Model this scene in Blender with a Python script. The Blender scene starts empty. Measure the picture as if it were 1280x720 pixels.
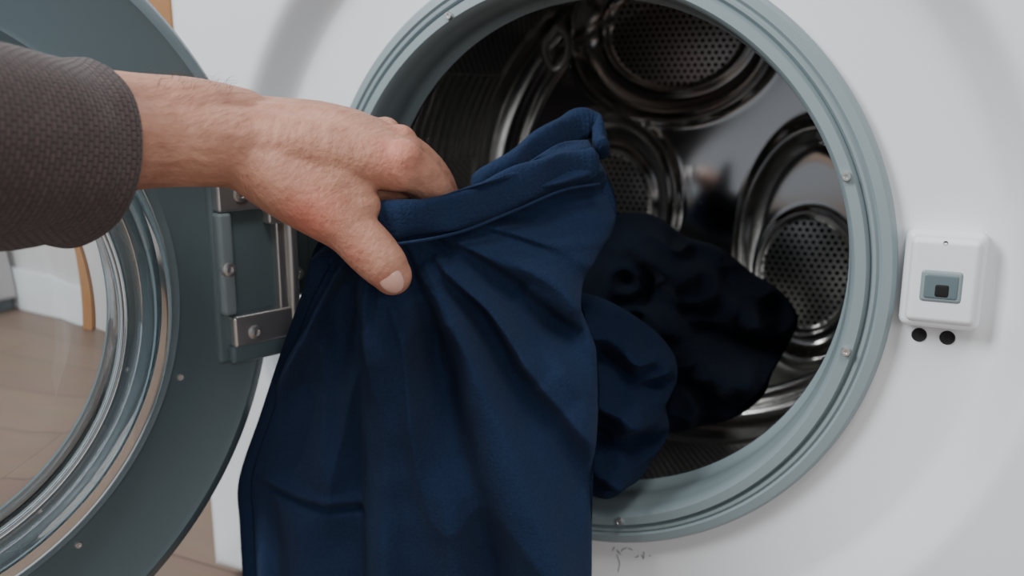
import bpy, bmesh, numpy as np, math
from mathutils import Vector, Matrix, noise
COL=bpy.context.scene.collection
def link(ob,parent=None):
    COL.objects.link(ob)
    if parent: ob.parent=parent
    return ob
def empty(name):
    return link(bpy.data.objects.new(name,None))
def mesh(name,V,F,mat=None,parent=None,smooth=True,M=None):
    me=bpy.data.meshes.new(name); me.from_pydata([tuple(map(float,v)) for v in V],[],[tuple(map(int,f)) for f in F]); me.update()
    if smooth:
        me.polygons.foreach_set('use_smooth',[True]*len(me.polygons))
    ob=bpy.data.objects.new(name,me)
    if mat: me.materials.append(mat)
    if M is not None: ob.matrix_world=M
    link(ob,parent)
    return ob
def fixn(ob):
    bm=bmesh.new(); bm.from_mesh(ob.data); bmesh.ops.recalc_face_normals(bm,faces=bm.faces); bm.to_mesh(ob.data); bm.free()
# ---------- materials
def mat(name,base,rough=.5,metal=0,bump=None,coat=0,sheen=0,spec=.5,var=None,trans=0,ior=1.45):
    m=bpy.data.materials.new(name); m.use_nodes=True; nt=m.node_tree; b=nt.nodes['Principled BSDF']
    b.inputs['Base Color'].default_value=(*base,1); b.inputs['Roughness'].default_value=rough; b.inputs['Metallic'].default_value=metal
    b.inputs['Coat Weight'].default_value=coat; b.inputs['Sheen Weight'].default_value=sheen; b.inputs['Specular IOR Level'].default_value=spec
    b.inputs['Transmission Weight'].default_value=trans; b.inputs['IOR'].default_value=ior
    tc=nt.nodes.new('ShaderNodeTexCoord')
    if var:
        sc,c2=var; n=nt.nodes.new('ShaderNodeTexNoise'); n.inputs['Scale'].default_value=sc; n.inputs['Detail'].default_value=4
        mx=nt.nodes.new('ShaderNodeMix'); mx.data_type='RGBA'; mx.inputs[6].default_value=(*base,1); mx.inputs[7].default_value=(*c2,1)
        nt.links.new(tc.outputs['Object'],n.inputs['Vector']); nt.links.new(n.outputs['Fac'],mx.inputs[0]); nt.links.new(mx.outputs[2],b.inputs['Base Color'])
    if bump:
        sc,st,di=bump; n=nt.nodes.new('ShaderNodeTexNoise'); n.inputs['Scale'].default_value=sc; n.inputs['Detail'].default_value=5
        bp=nt.nodes.new('ShaderNodeBump'); bp.inputs['Strength'].default_value=st; bp.inputs['Distance'].default_value=di
        nt.links.new(tc.outputs['Object'],n.inputs['Vector']); nt.links.new(n.outputs['Fac'],bp.inputs['Height']); nt.links.new(bp.outputs[0],b.inputs['Normal'])
    return m
WHITE=mat('white_enamel',(.76,.79,.82),.30,coat=.3,var=(3,(.73,.76,.79)))
GREY=mat('grey_plastic',(.225,.285,.305),.38,bump=(300,.05,.0005),var=(8,(.21,.265,.285)))
DGREY=mat('door_grey_plastic',(.115,.160,.178),.34,bump=(300,.05,.0005),var=(8,(.105,.148,.165)))
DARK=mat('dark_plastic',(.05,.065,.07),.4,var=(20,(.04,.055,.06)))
BLACK=mat('black_void',(.005,.005,.006),.7,var=(20,(.004,.004,.005)))
CHROME=mat('polished_steel',(.74,.74,.73),.28,.85,var=(40,(.64,.64,.63)))
LATCH=mat('latch_white_plastic',(.78,.80,.83),.35,var=(20,(.74,.77,.80)))
GLASS=mat('door_glass',(.95,.98,.985),.01,trans=1,ior=1.5,var=(2,(.94,.975,.98)))
INK=mat('ink',(.08,.08,.12),.6,var=(90,(.2,.2,.25)))
def steel(name,dots,base=.42,rough=.17):
    m=mat(name,(.27,.265,.26),rough,1); nt=m.node_tree; b=nt.nodes['Principled BSDF']; N=nt.nodes.new; L=nt.links.new
    uv=N('ShaderNodeUVMap'); uv.uv_map='UVMap'
    def grid(off):
        a=N('ShaderNodeVectorMath'); a.operation='MULTIPLY_ADD'; a.inputs[1].default_value=(dots,dots*.577,1); a.inputs[2].default_value=(off,off,0); L(uv.outputs[0],a.inputs[0])
        f=N('ShaderNodeVectorMath'); f.operation='FRACTION'; L(a.outputs[0],f.inputs[0])
        s=N('ShaderNodeVectorMath'); s.operation='SUBTRACT'; s.inputs[1].default_value=(.5,.5,0); L(f.outputs[0],s.inputs[0])
        k=N('ShaderNodeVectorMath'); k.operation='MULTIPLY'; k.inputs[1].default_value=(1,1.733,0); L(s.outputs[0],k.inputs[0])
        l=N('ShaderNodeVectorMath'); l.operation='LENGTH'; L(k.outputs[0],l.inputs[0]); return l.outputs['Value']
    mn=N('ShaderNodeMath'); mn.operation='MINIMUM'; L(grid(0),mn.inputs[0]); L(grid(.5),mn.inputs[1])
    mr=N('ShaderNodeMapRange'); mr.inputs[1].default_value=.26; mr.inputs[2].default_value=.34; mr.inputs[3].default_value=1; mr.inputs[4].default_value=0; L(mn.outputs[0],mr.inputs[0])
    at=N('ShaderNodeAttribute'); at.attribute_name='perf'
    mu=N('ShaderNodeMath'); mu.operation='MULTIPLY'; L(mr.outputs[0],mu.inputs[0]); L(at.outputs['Fac'],mu.inputs[1])
    mx=N('ShaderNodeMix'); mx.data_type='RGBA'; mx.inputs[6].default_value=(base,base*.985,base*.965,1); mx.inputs[7].default_value=(.004,.004,.004,1)
    L(mu.outputs[0],mx.inputs[0]); L(mx.outputs[2],b.inputs['Base Color'])
    ra=N('ShaderNodeMapRange'); ra.inputs[3].default_value=rough; ra.inputs[4].default_value=.36; L(at.outputs['Fac'],ra.inputs[0]); L(ra.outputs[0],b.inputs['Roughness'])
    bp=N('ShaderNodeBump'); bp.invert=True; bp.inputs['Strength'].default_value=.8; bp.inputs['Distance'].default_value=.0012; L(mu.outputs[0],bp.inputs['Height']); L(bp.outputs[0],b.inputs['Normal'])
    return m
STEEL=steel('drum_steel',1/.0066,.55,.15)
STEELW=steel('drum_wall_steel',1/.0066,.48,.24)
def cloth_mat(name,c1,c2,sc=600,sheen=.05):
    m=mat(name,c1,1.,sheen=sheen,spec=.03,bump=(sc,.7,.0012),var=(600,c2))
    b=m.node_tree.nodes['Principled BSDF']; b.inputs['Sheen Tint'].default_value=(.6,.68,.85,1); b.inputs['Sheen Roughness'].default_value=.6
    return m
NAVY=cloth_mat('navy_fleece',(.022,.039,.086),(.010,.021,.054))
NAVY2=cloth_mat('navy_rib',(.019,.034,.076),(.009,.019,.048))
NAVY3=cloth_mat('navy_fleece_shaded',(.012,.021,.048),(.006,.012,.030),sheen=.03)  # same navy fleece, shade inside the drum put into the colour
NAVY4=cloth_mat('navy_fleece_deep',(.006,.009,.018),(.004,.006,.012),sheen=.03)
DNAVY=cloth_mat('dark_cotton',(.0045,.0065,.012),(.003,.0045,.009),sheen=.03)
# ---------- generic builders
def revolve(name,prof,m,parent,n=160,M=None,closed=False,center=(0,0)):
    V=[];F=[];k=len(prof)
    for i in range(n):
        t=2*math.pi*i/n
        for r,y in prof: V.append((center[0]+r*math.cos(t),y,center[1]+r*math.sin(t)))
    kk=k if closed else k-1
    for i in range(n):
        for j in range(kk):
            a=i*k+j; b=i*k+(j+1)%k; c=((i+1)%n)*k+(j+1)%k; d=((i+1)%n)*k+j
            F.append((a,b,c,d))
    ob=mesh(name,V,F,m,parent,M=M); fixn(ob)
    es=ob.modifiers.new('es','EDGE_SPLIT'); es.split_angle=math.radians(40)
    return ob
def rbox(name,lo,hi,m,parent,M=None,bev=.002,seg=3):
    bm=bmesh.new(); bmesh.ops.create_cube(bm,size=1)
    for v in bm.verts:
        for i in range(3): v.co[i]=lo[i]+(v.co[i]+.5)*(hi[i]-lo[i])
    bev=min(bev,.49*min(abs(hi[i]-lo[i]) for i in range(3)))
    bmesh.ops.bevel(bm,geom=bm.edges[:],offset=bev,segments=seg,affect='EDGES',profile=.5)
    bmesh.ops.recalc_face_normals(bm,faces=bm.faces)
    me=bpy.data.meshes.new(name); bm.to_mesh(me); bm.free(); me.materials.append(m)
    me.polygons.foreach_set('use_smooth',[True]*len(me.polygons))
    ob=bpy.data.objects.new(name,me)
    if M is not None: ob.matrix_world=M
    link(ob,parent); ob.modifiers.new('w','WEIGHTED_NORMAL'); return ob
def catmull(P,n):
    P=np.array(P,float); Q=np.vstack([2*P[0]-P[1],P,2*P[-1]-P[-2]]); out=[]
    m=len(P)-1
    for q in np.linspace(0,m,n):
        i=min(int(q),m-1); t=q-i; a,b,c,d=Q[i:i+4]
        out.append(.5*((2*b)+(-a+c)*t+(2*a-5*b+4*c-d)*t*t+(-a+3*b-3*c+d)*t**3))
    return np.array(out)
def tube_geo(P,R,n=24,step=10,cap=True,squash=None):
    C=catmull([list(p)+[r] for p,r in zip(P,R)],(len(P)-1)*step+1)
    pts=C[:,:3]; rad=np.maximum(C[:,3],.00003)
    T=np.gradient(pts,axis=0); T/=np.linalg.norm(T,axis=1)[:,None]
    if cap:
        s=[];
        for a in np.linspace(math.pi/2*.96,0,6)[:-1]:
            s.append((pts[0]-T[0]*rad[0]*math.sin(a),rad[0]*math.cos(a),T[0]))
        e=[]
        for a in np.linspace(0,math.pi/2*.96,6)[1:]:
            e.append((pts[-1]+T[-1]*rad[-1]*math.sin(a),rad[-1]*math.cos(a),T[-1]))
        seq=s+[(p,r,t) for p,r,t in zip(pts,rad,T)]+e
    else: seq=[(p,r,t) for p,r,t in zip(pts,rad,T)]
    up=np.array([.1,.2,1.]); V=[];F=[]
    x=np.cross(seq[0][2],up)
    if np.linalg.norm(x)<.2: x=np.cross(seq[0][2],[1,0,0])
    x/=np.linalg.norm(x)
    for p,r,t in seq:
        x=x-t*(x@t); x/=np.linalg.norm(x); y=np.cross(t,x)
        for k in range(n):
            a=2*math.pi*k/n; V.append(p+r*(x*math.cos(a)+y*math.sin(a)))
    m=len(seq)
    for i in range(m-1):
        for k in range(n):
            F.append((i*n+k,i*n+(k+1)%n,(i+1)*n+(k+1)%n,(i+1)*n+k))
    if cap:
        F.append(tuple(range(n))[::-1]); F.append(tuple((m-1)*n+k for k in range(n)))
    return V,F
def join(parts):
    V=[];F=[]
    for v,f in parts:
        o=len(V); V+=list(v); F+=[tuple(i+o for i in q) for q in f]
    return V,F
def ellipsoid(c,ax,rad,nu=24,nv=14):
    V=[];F=[]
    for i in range(nv+1):
        p=math.pi*(i/nv)*.998+.003
        for k in range(nu):
            t=2*math.pi*k/nu; q=(rad[0]*math.sin(p)*math.cos(t),rad[1]*math.sin(p)*math.sin(t),rad[2]*math.cos(p))
            V.append(np.array(c)+q[0]*np.array(ax[0])+q[1]*np.array(ax[1])+q[2]*np.array(ax[2]))
    for i in range(nv):
        for k in range(nu): F.append((i*nu+k,i*nu+(k+1)%nu,(i+1)*nu+(k+1)%nu,(i+1)*nu+k))
    return V,F
# ================= WASHING MACHINE
WM=empty('washing_machine')
X0,X1,Z0,Z1=-.315,.315,-.286,.56
angs=list(np.linspace(0,2*math.pi,257)[:-1])+[math.atan2(z,x)%(2*math.pi) for x in(X0,X1) for z in(Z0,Z1)]
angs=sorted(set(round(a,6) for a in angs))
def bound(t,ins):
    c,s=math.cos(t),math.sin(t); q=[]
    q.append(((X1-ins)/c) if c>1e-9 else ((X0+ins)/c if c<-1e-9 else 9)); q.append(((Z1-ins)/s) if s>1e-9 else ((Z0+ins)/s if s<-1e-9 else 9))
    return min(q)
V=[];F=[];K=None
for t in angs:
    row=[]
    for r in (.184,.19,.21,.236,.240,.244,.247,.250,.253,.256,.260,.264,.268):
        k=min(max((r-.238)/.026,0),1); k=k*k*(3-2*k); row.append((r,-.023*k))
    b0=bound(t,.014); row.append((max(b0,.2685),-.023))
    for a in (20,45,70,90):
        a=math.radians(a); row.append((bound(t,.014*(1-math.sin(a))),-.023+.014*(1-math.cos(a))))
    row.append((bound(t,0),.55)); row.append((.05,.55))
    K=len(row)
    for r,y in row: V.append((r*math.cos(t),y,r*math.sin(t)))
n=len(angs)
for i in range(n):
    for j in range(K-1): F.append((i*K+j,i*K+j+1,((i+1)%n)*K+j+1,((i+1)%n)*K+j))
cab=mesh('cabinet_shell',V,F,WHITE,WM); fixn(cab)
for sx in (-.285,.27): revolve('foot',[(0,-.3),(.018,-.3),(.018,-.29),(.012,-.284),(0,-.284)],BLACK,WM,24).location=(sx,.03,0)
for ob in [o for o in bpy.data.objects if o.name.startswith('foot')]:
    for v in ob.data.vertices: v.co=Vector((v.co.x,v.co.z,v.co.y))
revolve('port_ring',[(.1905,.001),(.1905,-.007),(.188,-.011),(.183,-.012),(.1815,-.0105),(.180,-.012),(.1785,-.012),(.177,-.0095),(.175,-.014),(.1695,-.0145),(.1672,-.012),(.1668,-.004),(.1658,.000),(.1650,.008),(.1655,.016),(.167,.022),(.166,.028),(.1625,.032),(.164,.036)],GREY,WM,200)
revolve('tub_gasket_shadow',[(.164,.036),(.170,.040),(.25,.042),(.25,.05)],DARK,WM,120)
for k,(x,z) in enumerate([(.168,.063),(.168,-.036),(-.084,.157),(.040,-.168),(-.16,-.07),(.06,.162)]):
    r=math.hypot(x,z); x*=.172/r; z*=.172/r
    revolve('ring_screw_%d'%k,[(0,-.0162),(.0010,-.0162),(.0012,-.0170),(.0022,-.0170),(.0028,-.0145),(.0028,-.013)],CHROME,WM,20,center=(x,z))
ny,na=90,400; V=[];F=[];UV=[];PF=[]
R=.232; YF=.046; NF=18
prof=[]
for i in range(NF+1):
    a=i/NF*math.pi/2; prof.append((.168+(R-.168)*math.sin(a),YF+.030*(1-math.cos(a))))
for i in range(1,ny-NF+1):
    y=YF+.030+(.35-YF-.030)*i/(ny-NF); prof.append((R,y))
acc=0; prev=prof[0]
for i,(r0,y) in enumerate(prof):
    acc+=math.hypot(r0-prev[0],y-prev[1]); prev=(r0,y)
    for k in range(na):
        t=2*math.pi*k/na; rr=r0
        smooth_band=math.sin(6*t+.6)<=-.35 and not (3.9<t<5.9)
        rr-= .0035*math.exp(-((y-.115)/.004)**2)+.0035*math.exp(-((y-.30)/.004)**2)
        rr-=.0025*max(0,math.sin(y*420))*(1 if .13<y<.29 and smooth_band else 0)
        V.append((rr*math.cos(t),y,rr*math.sin(t))); UV.append((R*t,acc))
        PF.append(1.0 if ((not smooth_band) and .13<y<.29) or (i>=5 and y<.105) else 0.)
ny=len(prof)-1
for i in range(ny):
    for k in range(na): F.append((i*na+k,(i+1)*na+k,(i+1)*na+(k+1)%na,i*na+(k+1)%na))
def uvperf(ob,UV,PF):
    me=ob.data; l=me.uv_layers.new(name='UVMap'); a=me.attributes.new('perf','FLOAT','POINT'); a.data.foreach_set('value',PF)
    idx=np.empty(len(me.loops),np.int32); me.loops.foreach_get('vertex_index',idx); l.data.foreach_set('uv',np.array(UV)[idx].ravel())
dw=mesh('drum_wall',V,F,STEELW,WM); uvperf(dw,UV,PF)
LOB=[((-.038,.163),(.073,.056),(-.040,.156),(.100,.078)),((.100,-.066),(.045,.060),(.104,-.038),(.064,.112)),((-.100,-.006),(.048,.054),(-.100,-.002),(.076,.086)),((-.03,-.155),(.06,.045),(-.03,-.15),(.085,.07))]
nr,na=230,640; V=[];F=[];UV=[];PF=[]
for i in range(nr+1):
    r=.0005+R*i/nr
    for k in range(na):
        t=2*math.pi*k/na; x=r*math.cos(t); z=r*math.sin(t); h=.0; pf=0
        h+=.02*max(0,(r-.19)/(R-.19))**3+.006*math.exp(-((r-.208)/.005)**2)+.016*math.exp(-(r/.09)**2)
        for (c,a,c2,a2) in LOB:
            q=math.hypot((x-c2[0])/a2[0],(z-c2[1])/a2[1]); s=min(a2)
            d=(q-1)*s
            h+=.008*math.exp(-(d/.0042)**2)
            if d<0: h-=.009*(1-math.exp(-(d/.010)**2))
            p=math.hypot((x-c[0])/a[0],(z-c[1])/a[1]); d=(p-1)*min(a)
            h+=.006*math.exp(-(d/.0032)**2)
            if d<-.003: h+=.006*(1-p*p)
            if p<.90: pf=1
        V.append((x,.352-h,z)); UV.append((x,z)); PF.append(float(pf))
for i in range(nr):
    for k in range(na): F.append((i*na+k,(i+1)*na+k,(i+1)*na+(k+1)%na,i*na+(k+1)%na))
db=mesh('drum_back',V,F,STEEL,WM); uvperf(db,UV,PF)
v,f=tube_geo([(-.150,.325,.168),(-.160,.318,.150),(-.150,.315,.128),(-.138,.322,.140),(-.140,.327,.160),(-.150,.325,.168)],[.004]*6,12,8)
mesh('drum_bracket',v,f,CHROME,WM)
rbox('latch_body',(.193,-.014,-.019),(.232,.002,.034),LATCH,WM,bev=.005,seg=4)
rbox('latch_raised_face',(.196,-.0165,-.015),(.229,-.010,.030),LATCH,WM,bev=.0035,seg=4)
rbox('latch_slot_frame',(.2015,-.0175,-.004),(.2225,-.012,.014),GREY,WM,bev=.0025,seg=3)
rbox('latch_slot_recess',(.2032,-.0180,-.0022),(.2208,-.013,.0122),DGREY,WM,bev=.002,seg=3)
rbox('latch_slot_hole',(.2085,-.0184,-.001),(.2165,-.0135,.007),BLACK,WM,bev=.0018,seg=3)
def hole(nm,x,z,r,y,m=BLACK): revolve(nm,[(0,y),(r*.8,y-.0002),(r,y-.0006),(r*1.15,y)],m,WM,24,center=(x,z))
hole('latch_top_hole',.212,.0280,.0010,-.0160); hole('panel_hole_a',.204,-.026,.0034,-.0005); hole('panel_hole_b',.218,-.026,.0034,-.0005)
rng=np.random.RandomState(4); parts=[]
for k in range(7):
    x=.030+k*.0045; P=[(x+rng.uniform(-.002,.002),-.0003,-.196+rng.uniform(-.003,.003)) for _ in range(3)]
    parts.append(tube_geo(P,[.00022]*3,5,5))
parts.append(tube_geo([(.034,-.0003,-.200),(.036,-.0003,-.206),(.035,-.0003,-.212)],[.00025]*3,5,5))
v,f=join(parts); mesh('ink_mark',v,f,INK,WM)
# ---------- door
xd=Vector((.324,.946,0)).normalized(); nd=Vector((.946,-.324,0)).normalized()
MD=Matrix(((xd.x,-nd.x,0,-.2555),(xd.y,-nd.y,0,-.2946),(0,0,1,-.006),(0,0,0,1)))
def D(h): return -h
revolve('door_frame',[(.157,D(-.02)),(.157,D(.002)),(.159,D(.006)),(.163,D(.0075)),(.166,D(.006)),(.214,D(.006)),(.218,D(.0075)),(.225,D(.004)),(.2295,D(-.003)),(.230,D(-.02)),(.224,D(-.032)),(.17,D(-.036)),(.158,D(-.032))],DGREY,WM,200,M=MD,closed=True)
prof_o=[(.160,-.002),(.1565,.006),(.1545,.016),(.150,.025),(.143,.033),(.138,.0345),(.133,.0385),(.122,.044),(.108,.0475),(.09,.0495),(.06,.0505),(.03,.051),(.0005,.051)]
prof_i=[(.0005,.045),(.03,.045),(.06,.0442),(.084,.042),(.100,.038),(.113,.0325),(.122,.025),(.130,.014),(.136,.003),(.142,-.008),(.153,-.012)]
revolve('door_glass_bowl',[(r,D(h)) for r,h in prof_o+prof_i],GLASS,WM,160,M=MD,closed=True)
def db_(nm,a0,a1,z0,z1,h0,h1,m,bev=.002): return rbox(nm,(a0,-h1,z0),(a1,-h0,z1),m,WM,M=MD,bev=bev)
db_('hinge_base',.184,.236,-.056,.063,.002,.009,DGREY,.004)
db_('hinge_side_a',.186,.196,-.024,.040,.006,.016,GREY,.003)
db_('hinge_recess',.196,.225,-.024,.040,.008,.0095,DGREY,.001)
db_('hinge_plate_top',.187,.227,.040,.061,.008,.016,CHROME,.002)
db_('hinge_plate_top_fold',.219,.232,.030,.043,.008,.018,CHROME,.002)
db_('hinge_plate_bottom',.192,.238,-.045,-.025,.008,.016,CHROME,.002)
db_('hinge_foot',.190,.236,-.056,-.044,.006,.015,DGREY,.003)
db_('hinge_boss',.232,.256,-.022,.034,-.02,.008,DARK,.005)
db_('hinge_strip',.226,.233,-.028,.036,.008,.014,CHROME,.0015)
v,f=tube_geo([(.236,-.014,-.045),(.236,-.014,.0),(.236,-.014,.045)],[.0038]*3,18,6); mesh('hinge_pin',v,f,CHROME,WM,M=MD)
for k,(a,z,h) in enumerate([(.202,.050,.016),(.191,.005,.016),(.206,-.037,.016),(.243,-.006,.008)]):
    s=revolve('hinge_screw_%d'%k,[(0,-h-.0006),(.0018,-h-.0006),(.0022,-h-.0022),(.0040,-h-.0018),(.0048,-h),(.0048,-h+.002)],CHROME,WM,20,M=MD,center=(a,z))
for k,t in enumerate([-1.0,-.35,.55,1.1,1.9,-1.8,2.8,-2.6]):
    revolve('door_screw_%d'%k,[(0,-.0065),(.0008,-.0065),(.001,-.0072),(.0017,-.0072),(.0022,-.006)],CHROME,WM,16,M=MD,center=(.170*math.cos(t),.170*math.sin(t)))
rbox('hinge_arm',(-.205,-.062,-.03),(-.182,-.004,.04),DARK,WM,bev=.003)
# ================= SWEATSHIRT
def polydist(px,pz,P):
    best=np.full(px.shape,9.); side=np.zeros(px.shape); tt=np.zeros(px.shape); n=len(P)-1
    for i in range(n):
        a=np.array(P[i]);b=np.array(P[i+1]); ab=b-a; L=ab@ab
        u_=((px-a[0])*ab[0]+(pz-a[1])*ab[1])/L
        uc=np.clip(u_,0,1); dx=px-a[0]-uc*ab[0]; dz=pz-a[1]-uc*ab[1]; d=np.hypot(dx,dz); c=np.sign(ab[0]*dz-ab[1]*dx)
        m=d<best; best=np.where(m,d,best); side=np.where(m,c,side); tt=np.where(m,(i+uc)/n,tt)
    return best,side,tt
def smoothline(P,n=24): return catmull(np.array(P,float),n)
Lc=[(-65,-130,43),(-104,-125,24),(-124,-120,-12),(-150,-110,-52),(-179,-100,-101),(-206,-95,-154),(-213,-90,-193),(-214,-90,-256)]
Rc=[(8,0,76),(22,10,43),(25,0,19),(12,-20,-14),(29,-35,-49),(33,-40,-77),(32,-45,-127),(34,-50,-211)]
Tc=[(-65,-130,43),(-44,-122,48),(-31,-98,52),(-15,-58,61),(-3,-22,74),(8,0,76)]
NS,NT=300,360
def lin(P,n):
    C=catmull(np.array(P)/1000.,600); d=np.r_[0,np.cumsum(np.linalg.norm(np.diff(C,axis=0),axis=1))]; s=np.linspace(0,d[-1],n)
    return np.stack([np.interp(s,d,C[:,k]) for k in range(3)],-1)
Lf,Rt,Tp=lin(Lc,NT),lin(Rc,NT),lin(Tc,NS)
Bt=np.linspace(Lf[-1],Rt[-1],NS)
s=np.linspace(0,1,NS)[None,:,None]; t=np.linspace(0,1,NT)[:,None,None]
G=(1-s)*Lf[:,None]+s*Rt[:,None]+(1-t)*Tp[None]+t*Bt[None]-((1-s)*(1-t)*Lf[0]+s*(1-t)*Rt[0]+(1-s)*t*Lf[-1]+s*t*Rt[-1])
px,pz=G[...,0],G[...,2]; S=np.linspace(0,1,NS)[None,:]; Tn=np.linspace(0,1,NT)[:,None]
e=np.clip(1-np.abs(2*S-1)**4,0,1)**.5
thick=.010+.020*np.clip(Tn*3,0,1)
h=thick*e
def ridge(P,A,w,fade=True):
    d,sd,tt=polydist(px,pz,smoothline(np.array(P)/1000.))
    g=A*np.exp(-(d/w)**2)
    if fade: g=g*np.clip(np.minimum(tt*6+.15,(1-tt)*5+.25),0,1)
    return g
def crease(P,A,w1,w2,fade=True):
    d,sd,tt=polydist(px,pz,smoothline(np.array(P)/1000.)); w=np.where(sd>0,w1,w2)
    g=A*np.exp(-(d/w)**1.5)
    if fade: g=g*np.clip(np.minimum(tt*8+.1,(1-tt)*5+.3),0,1)
    return g
d,sd,tt=polydist(px,pz,smoothline(np.array([(-76,25),(-88,-8),(-97,-60),(-109,-133),(-116,-300)])/1000.))
k=np.unravel_index(np.argmin(px),px.shape); ls=np.sign(sd[k])
q=np.clip(d*sd/.006,-1,1)*ls; fade=np.clip((.03-pz)/.05,0,1)
h=h-.024*fade*(.5+.5*np.sin(q*math.pi/2))+.010*fade*np.exp(-((d*sd*ls+.012)/.011)**2)
h+=crease([(-60,-4),(-38,-45),(-8,-115),(17,-182),(27,-250)],.028,.010,.032)
h-=ridge([(-68,-12),(-56,-60),(-40,-130),(-20,-250)],.018,.014)
h-=ridge([(-12,-48),(14,-90),(30,-150)],.010,.010)
h+=ridge([(-84,-20),(-86,-80),(-90,-150),(-96,-260)],.008,.009)
h+=crease([(-52,18),(-30,-3),(-8,-34),(22,-70)],.018,.006,.020)
h+=crease([(-50,27),(-22,14),(4,-8),(24,-30)],.012,.005,.012)
h+=ridge([(-50,-110),(-48,-180),(-46,-256)],.013,.013)
h+=ridge([(-118,0),(-122,-55),(-134,-100),(-140,-150)],.008,.008)
h+=ridge([(-128,-30),(-155,-80),(-182,-130)],.007,.011)
h-=ridge([(-145,-75),(-158,-110),(-165,-150)],.006,.009)
h-=ridge([(-225,-157),(-180,-161),(-150,-163),(-112,-160)],.0055,.0028,False)
h+=ridge([(-225,-151),(-180,-154),(-150,-156),(-112,-153)],.0040,.0035,False)
h-=ridge([(-190,-165),(-186,-256)],.008,.009); h+=ridge([(-160,-165),(-158,-256)],.008,.012)
h+=ridge([(16,-22),(-4,-14),(-20,-6)],.009,.008)
h-=ridge([(22,-40),(8,-34),(-8,-30)],.007,.007)
# soft ridged folds radiating from the pinched grip
gx,gz=px+.066,pz-.045; rr=np.hypot(gx,gz); th=np.arctan2(gz,gx)
rd=np.array([[1-2*abs(noise.noise(Vector((th[i,j]*3.6+4.3,rr[i,j]*5.5,1.7)))) for j in range(NS)] for i in range(NT)])
rd2=np.array([[1-2*abs(noise.noise(Vector((th[i,j]*8.0+9.1,rr[i,j]*16,5.2)))) for j in range(NS)] for i in range(NT)])
h+=(rd-.6)*.022*np.clip((rr-.01)/.05,0,1)*(1-.45*np.clip((rr-.12)/.12,0,1))
h+=(rd2-.6)*.0075*np.clip((rr-.012)/.025,0,1)*np.exp(-np.clip(rr-.05,0,9)/.06)
nz=np.array([[noise.noise(Vector((px[i,j]*22,pz[i,j]*14,3.1)))*.008+noise.noise(Vector((px[i,j]*60,pz[i,j]*45,7.7)))*.0022 for j in range(NS)] for i in range(NT)])
h+=nz*np.clip(Tn*5,0,1)*e
h=np.maximum(h,.003*e-.010)
for _ in range(7):
    h[1:-1,1:-1]=(h[1:-1,1:-1]*2+h[:-2,1:-1]+h[2:,1:-1]+h[1:-1,:-2]+h[1:-1,2:])/6
dn=np.array([.38,-.925,0.])
front=G+dn*h[...,None]; back=G-dn*(np.array(.018*e*np.clip(Tn*4,.25,1))[...,None])
V=list(front.reshape(-1,3))+list(back.reshape(-1,3)); F=[]; o=NS*NT
for i in range(NT-1):
    for j in range(NS-1):
        a=i*NS+j; F.append((a,a+NS,a+NS+1,a+1)); F.append((o+a,o+a+1,o+a+NS+1,o+a+NS))
for j in range(NS-1): F.append((j,j+1,o+j+1,o+j)); a=(NT-1)*NS+j; F.append((a,o+a,o+a+1,a+1))
sh=mesh('sweatshirt_body',V,F,NAVY); SW=empty('navy_sweatshirt'); sh.parent=SW
bm=bmesh.new(); bm.from_mesh(sh.data); bmesh.ops.remove_doubles(bm,verts=bm.verts,dist=.0002); bmesh.ops.recalc_face_normals(bm,faces=bm.faces); bm.to_mesh(sh.data); bm.free()
def band(name,P,hw,th,m,parent,up0=(-.12,-.25,1.)):
    C=catmull(np.array(P)/1000.,160); T=np.gradient(C,axis=0); T/=np.linalg.norm(T,axis=1)[:,None]; V=[];F=[];n=32
    for i,(c,tg) in enumerate(zip(C,T)):
        up=np.array(up0); up-=tg*(up@tg); up/=np.linalg.norm(up); nn=np.cross(tg,up)
        k=min(1,.6+min(i,159-i)/12)*(1+.16*noise.noise(Vector((i*.035,4.,hw*500))))
        c=c+up*.0016*noise.noise(Vector((i*.045,1.,hw*300)))
        for a in range(n):
            q=2*math.pi*a/n; cx=math.copysign(abs(math.cos(q))**.6,math.cos(q)); w=noise.noise(Vector((i*.05,math.cos(q)*.6,hw*900)))*.0034
            V.append(c+up*hw*k*cx+nn*(th*k*math.sin(q)*(1+.03*math.sin(i*1.1))+w))
    for i in range(159):
        for a in range(n): F.append((i*n+a,i*n+(a+1)%n,(i+1)*n+(a+1)%n,(i+1)*n+a))
    F.append(tuple(range(n))); F.append(tuple(159*n+a for a in range(n)))
    ob=mesh(name,V,F,m,parent); fixn(ob); return ob
band('hem_band_front',[(-72,-134,35),(-44,-131,40),(-27,-103,42),(-12,-65,51),(3,-33,60),(15,-8,62)],.0105,.0042,NAVY2,SW)
band('hem_band_rear',[(-30,-78,47),(-19,-40,65),(-8,0,81),(4,18,83),(16,8,68)],.0100,.0048,NAVY2,SW)
v,f=tube_geo(np.array([(-68,-140,26),(-42,-138,28),(-24,-108,31),(-9,-72,39),(7,-39,48),(20,-12,50)])/1000.,[.0009]*6,8,12); mesh('hem_seam',v,f,NAVY2,SW)
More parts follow.
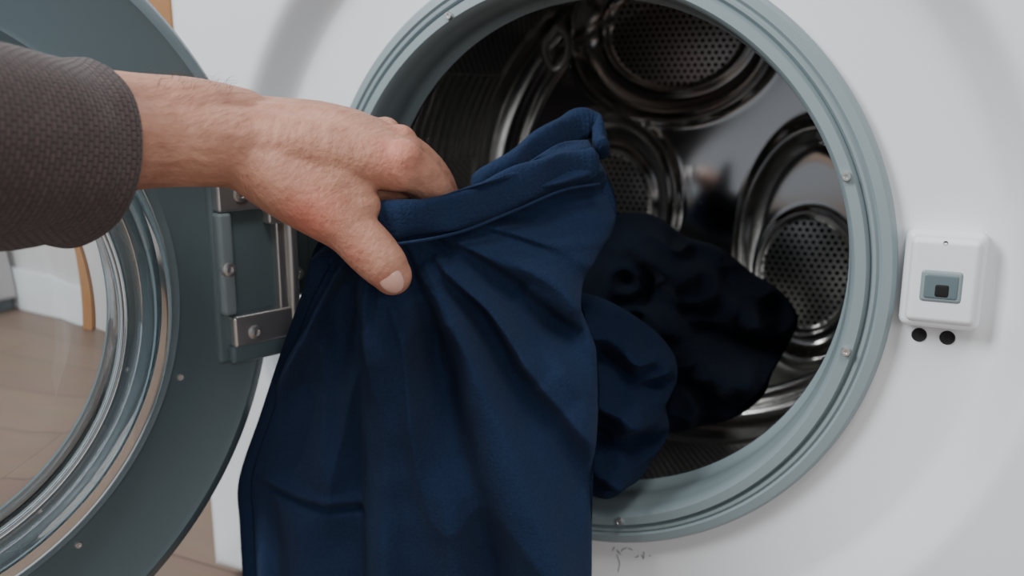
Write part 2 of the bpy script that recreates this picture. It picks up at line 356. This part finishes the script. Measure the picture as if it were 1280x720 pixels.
def blob(name,out,c,bf,bb,m,parent,seed,folds,amp=.006):
    O=catmull(np.vstack([np.array(out),np.array(out)[:1]])/1000.,241)[:-1]; c=np.array(c)/1000.; V=[];F=[];nr=80; n=240
    for sidev in (1,-1):
        for i in range(nr+1):
            q=i/nr; q=math.sin(q*math.pi/2)
            pp=c+(O-c)*max(q,.002); hh=np.full(n,(bf if sidev>0 else bb)*math.sqrt(max(0,1-q*q)))
            if sidev>0:
                for P,A_,w in folds:
                    d,_,_=polydist(pp[:,0],pp[:,2],smoothline(np.array(P)/1000.,12)); hh+=A_*np.exp(-(d/w)**2)*(1-q**6)
                hh+=amp*(1-q**6)*np.array([noise.noise(Vector((p[0]*30+seed,p[2]*30,seed)))+1.3*(.5-abs(noise.noise(Vector((p[0]*42-seed,p[2]*55,seed*2))))) for p in pp])
            V+=list(pp+dn*hh[:,None]*sidev)
    base=(nr+1)*n
    for b0 in (0,base):
        for i in range(nr):
            for k in range(n):
                F.append((b0+i*n+k,b0+i*n+(k+1)%n,b0+(i+1)*n+(k+1)%n,b0+(i+1)*n+k))
    ob=mesh(name,V,F,m,parent)
    bm=bmesh.new(); bm.from_mesh(ob.data); bmesh.ops.remove_doubles(bm,verts=bm.verts,dist=.0001); bmesh.ops.recalc_face_normals(bm,faces=bm.faces); bm.to_mesh(ob.data); bm.free(); return ob
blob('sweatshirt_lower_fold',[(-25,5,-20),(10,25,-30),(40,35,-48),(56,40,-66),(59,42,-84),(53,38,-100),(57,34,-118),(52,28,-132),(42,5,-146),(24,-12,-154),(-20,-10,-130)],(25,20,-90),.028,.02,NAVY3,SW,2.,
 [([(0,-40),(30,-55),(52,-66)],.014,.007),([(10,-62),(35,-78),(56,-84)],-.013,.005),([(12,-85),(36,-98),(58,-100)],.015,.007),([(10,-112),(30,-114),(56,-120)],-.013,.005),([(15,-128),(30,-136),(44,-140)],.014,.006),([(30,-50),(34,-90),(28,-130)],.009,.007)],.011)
LA=empty('black_laundry')
# one loose dark heap slumped against the drum wall
blob('black_shirt_pile',[(-20,110,14),(15,115,16),(42,120,0),(66,128,-8),(88,136,-26),(108,140,-38),(122,140,-58),(116,126,-78),(112,105,-88),(108,92,-104),(92,80,-118),(66,68,-126),(40,60,-130),(-10,70,-110),(-40,100,-30)],(50,98,-62),.030,.05,DNAVY,LA,9.,
 [([(0,0),(40,-20),(80,-50)],.014,.010),([(20,-30),(60,-60),(100,-72)],-.018,.008),([(60,-25),(95,-60)],.014,.007),([(30,-50),(60,-80),(112,-86)],.018,.009),([(45,-5),(70,-30),(75,-60)],-.012,.006),([(50,-90),(75,-105),(105,-98)],-.014,.006),([(84,-80),(88,-100),(80,-118)],.012,.007),([(55,-95),(60,-125)],.010,.006)],.020)
# ================= PERSON (arm + hand)
PE=empty('person')
A=lambda *a: np.array(a)/1000.
parts=[]
def cap(P,R): parts.append(tube_geo([A(*p) for p in P],[r/1000.+.0004 for r in R],20,6))
cap([(-168,-330,94),(-154,-262,91),(-147,-210,90),(-134,-184,90),(-126,-160,88)],[28,27,23.5,21.5,19])
cap([(-156,-335,86),(-143,-262,83),(-140,-210,82),(-127,-186,80),(-113,-166,76)],[26,25,23.2,22,20])
cap([(-113,-168,79),(-80,-147,75),(-48,-128,66)],[18,16,12.5])
cap([(-118,-160,82),(-84,-132,81),(-60,-109,72)],[18,15.5,12.5])
cap([(-124,-152,86),(-98,-120,84),(-79,-95,76)],[17,14.5,12])
cap([(-128,-148,86),(-112,-114,84),(-100,-87,78)],[16,13.5,11])
cap([(-116,-164,80),(-80,-138,78),(-53,-119,69)],[18,15.5,12])
cap([(-120,-156,84),(-90,-126,83),(-70,-102,74)],[17,15,12])
cap([(-112,-160,70),(-80,-136,62),(-60,-116,56)],[18,15,11])
cap([(-112,-150,72),(-96,-120,66),(-84,-94,62)],[15,13,11])
# extensor tendons raised on the back of the hand
cap([(-112,-176,90),(-80,-157,88),(-50,-134,76)],[3.2,3.0,3.4])
cap([(-117,-167,96),(-85,-140,94),(-61,-114,83)],[3.2,3.0,3.4])
cap([(-124,-158,99),(-98,-127,97),(-80,-99,87)],[3.0,2.8,3.2])
cap([(-48,-128,67),(-44,-114,60),(-44,-99,49),(-46,-86,37),(-51,-74,24),(-57,-72,12),(-61,-76,5)],[12.6,11.2,10.2,9.4,9,8.2,7.4])
cap([(-61,-110,73),(-59,-92,66),(-58,-75,54),(-59,-62,38),(-63,-55,24),(-68,-55,12)],[12.4,10.8,10.2,9.4,8.8,7.6])
cap([(-80,-95,77),(-77,-77,68),(-74,-60,54),(-74,-50,38),(-78,-45,24),(-84,-48,14)],[11.8,10.2,9.8,8.8,8.2,7.2])
cap([(-100,-87,78),(-96,-72,69),(-93,-58,56),(-93,-50,42),(-96,-48,30),(-100,-50,21)],[10.6,9.2,8.6,8,7.4,6.6])
cap([(-112,-168,72),(-93,-162,58),(-75,-154,44),(-65,-150,35),(-57,-146.5,26),(-50,-143,17),(-47,-140,11)],[18.5,18,15.6,13.2,13.2,12.2,10.2])
cap([(-104,-160,72),(-84,-151,61),(-68,-142,52)],[18,15.5,10])
cap([(-84,-150,68),(-71,-144,57),(-62,-142,47)],[15,13,9])
for c,r in (((-45,-130,71),10.4),((-60,-109,78),9.8),((-79,-94,82),9.2),((-100,-88,83),8.5),((-76,-159,46),11.5),((-57,-150,25),9.2),((-114,-176,68),9)):
    parts.append(ellipsoid(A(*c),np.eye(3),[r/1000.]*3))
v,f=join(parts)
def skin():
    m=mat('skin',(.50,.275,.20),.52,bump=(420,.35,.0008)); nt=m.node_tree; b=nt.nodes['Principled BSDF']; N=nt.nodes.new; L=nt.links.new
    b.inputs['Subsurface Weight'].default_value=.15; b.inputs['Subsurface Radius'].default_value=(.005,.0016,.0008); b.inputs['Subsurface Scale'].default_value=1.
    tc=N('ShaderNodeTexCoord'); no=N('ShaderNodeTexNoise'); no.inputs['Scale'].default_value=48; no.inputs['Detail'].default_value=8; no.inputs['Roughness'].default_value=.68; L(tc.outputs['Object'],no.inputs['Vector'])
    cr=N('ShaderNodeMapRange'); cr.inputs[1].default_value=.3; cr.inputs[2].default_value=.7; L(no.outputs['Fac'],cr.inputs[0])
    mx=N('ShaderNodeMix'); mx.data_type='RGBA'; mx.inputs[6].default_value=(.58,.305,.215,1); mx.inputs[7].default_value=(.40,.185,.125,1); L(cr.outputs[0],mx.inputs[0]); cur=mx.outputs[2]
    for c,r,col,w in (((-.045,-.136,.074),.022,(.52,.14,.11,1),.5),((-.076,-.168,.043),.026,(.56,.14,.10,1),.6),((-.057,-.158,.024),.014,(.50,.16,.12,1),.5),((-.046,-.150,.010),.012,(.56,.20,.16,1),.5),((-.060,-.112,.088),.014,(.5,.16,.12,1),.5)):
        d=N('ShaderNodeVectorMath'); d.operation='DISTANCE'; d.inputs[1].default_value=c; L(tc.outputs['Object'],d.inputs[0])
        mr=N('ShaderNodeMapRange'); mr.interpolation_type='SMOOTHSTEP'; mr.inputs[1].default_value=0; mr.inputs[2].default_value=r; mr.inputs[3].default_value=w; mr.inputs[4].default_value=0; L(d.outputs['Value'],mr.inputs[0])
        q=N('ShaderNodeMix'); q.data_type='RGBA'; q.inputs[7].default_value=col; L(mr.outputs[0],q.inputs[0]); L(cur,q.inputs[6]); cur=q.outputs[2]
    L(cur,b.inputs['Base Color'])
    bp=[n for n in nt.nodes if n.type=='BUMP'][0]
    mp=N('ShaderNodeMapping'); mp.inputs['Rotation'].default_value=(.3,.2,.9); mp.inputs['Scale'].default_value=(260,70,200); L(tc.outputs['Object'],mp.inputs[0])
    wn=N('ShaderNodeTexNoise'); wn.inputs['Scale'].default_value=1; wn.inputs['Detail'].default_value=4; L(mp.outputs[0],wn.inputs['Vector'])
    b2=N('ShaderNodeBump'); b2.inputs['Strength'].default_value=.7; b2.inputs['Distance'].default_value=.0016; L(wn.outputs['Fac'],b2.inputs['Height']); L(bp.outputs[0],b2.inputs['Normal']); L(b2.outputs[0],b.inputs['Normal'])
    return m
SKIN=skin()
hand=mesh('hand',v,f,SKIN,PE)
rm=hand.modifiers.new('rm','REMESH'); rm.mode='VOXEL'; rm.voxel_size=.0010; rm.use_smooth_shade=True
sm=hand.modifiers.new('sm','SMOOTH'); sm.factor=.5; sm.iterations=20
Dv=A(4,3,-8); Dv/=np.linalg.norm(Dv); nn=np.array([.50,-.84,-.05]); nn-=Dv*(nn@Dv); nn/=np.linalg.norm(nn); sx=np.cross(Dv,nn)
NAIL=mat('fingernail',(.62,.38,.31),.25,var=(200,(.57,.33,.27)),coat=.3)
v,f=ellipsoid(A(-47,-140.5,11.5)+nn*.0092,(sx,Dv,nn),(.0062,.0080,.0027)); mesh('thumb_nail',v,f,NAIL,PE)
HAIR=mat('arm_hair',(.10,.06,.04),.6,var=(50,(.08,.05,.03))); parts=[]; rng=np.random.RandomState(2)
for k in range(90):
    q=rng.uniform(.2,1); base=A(-147,-212,88)*(1-q)+A(-124,-168,86)*q; a=rng.uniform(.9,1.9); rad=(.0285*(1-q)+.0250*q)
    ax=np.array([.48,.88,0]); u1=np.array([.88,-.48,0]); dirv=u1*math.cos(a)+np.array([0,0,1])*math.sin(a)
    p0=base+dirv*(rad-.007); g=(ax*rng.uniform(.5,1.)+u1*.3+rng.normal(0,.15,3)); L_=rng.uniform(.004,.008)
    parts.append(tube_geo([p0,p0+dirv*.006+g*L_*.4,p0+dirv*.0068+g*L_*1.0],[.00006,.00005,.00003],4,3))
v,f=join(parts); mesh('arm_hair',v,f,HAIR,PE)
def knit():
    m=mat('sleeve_knit',(.060,.048,.050),.9,sheen=.2,spec=.2); nt=m.node_tree; b=nt.nodes['Principled BSDF']; N=nt.nodes.new; L=nt.links.new
    uv=N('ShaderNodeUVMap'); uv.uv_map='UVMap'
    br=N('ShaderNodeTexBrick'); br.inputs['Scale'].default_value=1; br.inputs['Brick Width'].default_value=.0042; br.inputs['Row Height'].default_value=.0024; br.inputs['Mortar Size'].default_value=.0006; br.inputs['Mortar Smooth'].default_value=1
    br.inputs['Color1'].default_value=(.098,.070,.066,1); br.inputs['Color2'].default_value=(.076,.055,.053,1); br.inputs['Mortar'].default_value=(.042,.031,.032,1)
    L(uv.outputs[0],br.inputs['Vector']); L(br.outputs['Color'],b.inputs['Base Color'])
    bp=N('ShaderNodeBump'); bp.invert=True; bp.inputs['Strength'].default_value=.6; bp.inputs['Distance'].default_value=.0012; L(br.outputs['Fac'],bp.inputs['Height']); L(bp.outputs[0],b.inputs['Normal'])
    return m
KN=knit()
C=catmull([(-.172,-.62,.110,.052),(-.166,-.45,.098,.049),(-.160,-.36,.089,.0455),(-.155,-.31,.086,.0430),(-.152,-.265,.080,.0418),(-.1505,-.241,.077,.0415)],120)
prof=[(c[:3],c[3]) for c in C]; end=prof[-1][0]; T=np.array([.06,.995,-.05]); 
for dy,rr_ in ((.003,.0405),(.0045,.0385),(.003,.0355),(-.004,.0345),(-.03,.034)): prof.append((end+T*dy,rr_))
V=[];F=[];UV=[];n=120;acc=0
for i,(c,r) in enumerate(prof):
    if i: acc+=np.linalg.norm(c-prof[i-1][0])+abs(r-prof[i-1][1])
    for k in range(n+1):
        a=2*math.pi*k/n; w=1+.018*math.sin(3*a+i*.09)+.06*noise.noise(Vector((math.cos(a)*1.3,math.sin(a)*1.3,i*.07)))
        V.append((c[0]+r*w*math.cos(a),c[1]+.010*math.sin(a),c[2]+r*w*math.sin(a))); UV.append((.04*a,acc))
for i in range(len(prof)-1):
    for k in range(n): F.append((i*(n+1)+k,i*(n+1)+k+1,(i+1)*(n+1)+k+1,(i+1)*(n+1)+k))
sl=mesh('sleeve',V,F,KN,PE); uvperf(sl,UV,[0.]*len(V)); fixn(sl)
# ================= ROOM
def wood():
    m=mat('wood_floor',(.2,.13,.09),.5); nt=m.node_tree; b=nt.nodes['Principled BSDF']; N=nt.nodes.new; L=nt.links.new
    tc=N('ShaderNodeTexCoord'); br=N('ShaderNodeTexBrick'); br.inputs['Scale'].default_value=1; br.inputs['Brick Width'].default_value=1.1; br.inputs['Row Height'].default_value=.12; br.inputs['Mortar Size'].default_value=.0012
    br.inputs['Color1'].default_value=(.26,.185,.14,1); br.inputs['Color2'].default_value=(.22,.155,.115,1); br.inputs['Mortar'].default_value=(.12,.085,.065,1)
    L(tc.outputs['Object'],br.inputs['Vector']); mp=N('ShaderNodeMapping'); mp.inputs['Scale'].default_value=(1.5,18,1); L(tc.outputs['Object'],mp.inputs[0])
    no=N('ShaderNodeTexNoise'); no.inputs['Scale'].default_value=3; no.inputs['Detail'].default_value=6; L(mp.outputs[0],no.inputs['Vector'])
    mx=N('ShaderNodeMix'); mx.data_type='RGBA'; mx.blend_type='MULTIPLY'; mx.inputs[0].default_value=.25; L(br.outputs['Color'],mx.inputs[6]); L(no.outputs['Color'],mx.inputs[7]); L(mx.outputs[2],b.inputs['Base Color'])
    return m
mesh('floor',[(-3.5,-2.5,-.3),(1.5,-2.5,-.3),(1.5,.62,-.3),(-3.5,.62,-.3)],[(0,1,2,3)],wood(),smooth=False)
WALL=mat('wall_paint',(.58,.56,.56),.8,bump=(80,.1,.002),var=(2,(.55,.54,.54)))
rbox('wall_back',(-3.5,.62,-.3),(1.5,.70,2.2),WALL,None,bev=.001)
rbox('baseboard_back',(-3.5,.605,-.3),(-.99,.62,-.2),WHITE,None,bev=.003)
WOODT=mat('wood_trim',(.42,.22,.10),.5,var=(15,(.32,.16,.07)))
rbox('trim_1',(-.985,.58,-.3),(-.93,.62,2.2),WOODT,None,bev=.004)
cb=empty('white_cabinet')
rbox('carcass',(-2.3,.30,-.27),(-1.35,.60,.10),WALL,cb,bev=.004); rbox('plinth',(-2.28,.32,-.3),(-1.37,.60,-.27),DGREY,cb,bev=.002)
rbox('top',(-2.32,.28,.10),(-1.33,.605,.125),WHITE,cb,bev=.004); rbox('drawer_front',(-2.28,.285,-.25),(-1.84,.30,.09),WHITE,cb,bev=.003); rbox('drawer_front_b',(-1.82,.285,-.25),(-1.37,.30,.09),WHITE,cb,bev=.003)
# ================= LIGHT, WORLD, CAMERA
def area(nm,loc,tgt,sx,sy,p,col):
    l=bpy.data.lights.new(nm,'AREA'); l.shape='RECTANGLE'; l.size=sx; l.size_y=sy; l.energy=p; l.color=col
    ob=bpy.data.objects.new(nm,l); link(ob); ob.location=loc; ob.rotation_euler=(Vector(tgt)-Vector(loc)).to_track_quat('-Z','Y').to_euler(); return ob
area('window_light',(-1.2,-1.55,1.5),(0,0,0),.7,1.0,70,(.96,.985,1.))
area('ceiling_light',(.6,-1.0,1.8),(0,0,-.1),.6,.6,18,(1,.96,.92))
area('drum_fill_light',(1.15,-1.5,.50),(-.1,.1,.05),.5,.7,7,(1,.95,.90))  # added fill light, aimed through the port to brighten the drum interior
W=bpy.data.worlds.new('world'); bpy.context.scene.world=W; W.use_nodes=True; bg=W.node_tree.nodes['Background']; bg.inputs[0].default_value=(.79,.85,.94,1); bg.inputs[1].default_value=.38
yaw,pit=.445,.216
w=Vector((-math.sin(yaw)*math.cos(pit),math.cos(yaw)*math.cos(pit),-math.sin(pit))); r=Vector((math.cos(yaw),math.sin(yaw),0)); u=r.cross(w)
cd=bpy.data.cameras.new('camera'); cd.sensor_width=36; cd.lens=36*1100/1280; cd.clip_start=.01
cd.dof.use_dof=True; cd.dof.focus_distance=.47; cd.dof.aperture_fstop=6.3
co=bpy.data.objects.new('camera',cd); link(co)
co.matrix_world=Matrix(((r.x,u.x,-w.x,.203),(r.y,u.y,-w.y,-.519),(r.z,u.z,-w.z,.103),(0,0,0,1)))
bpy.context.scene.camera=co
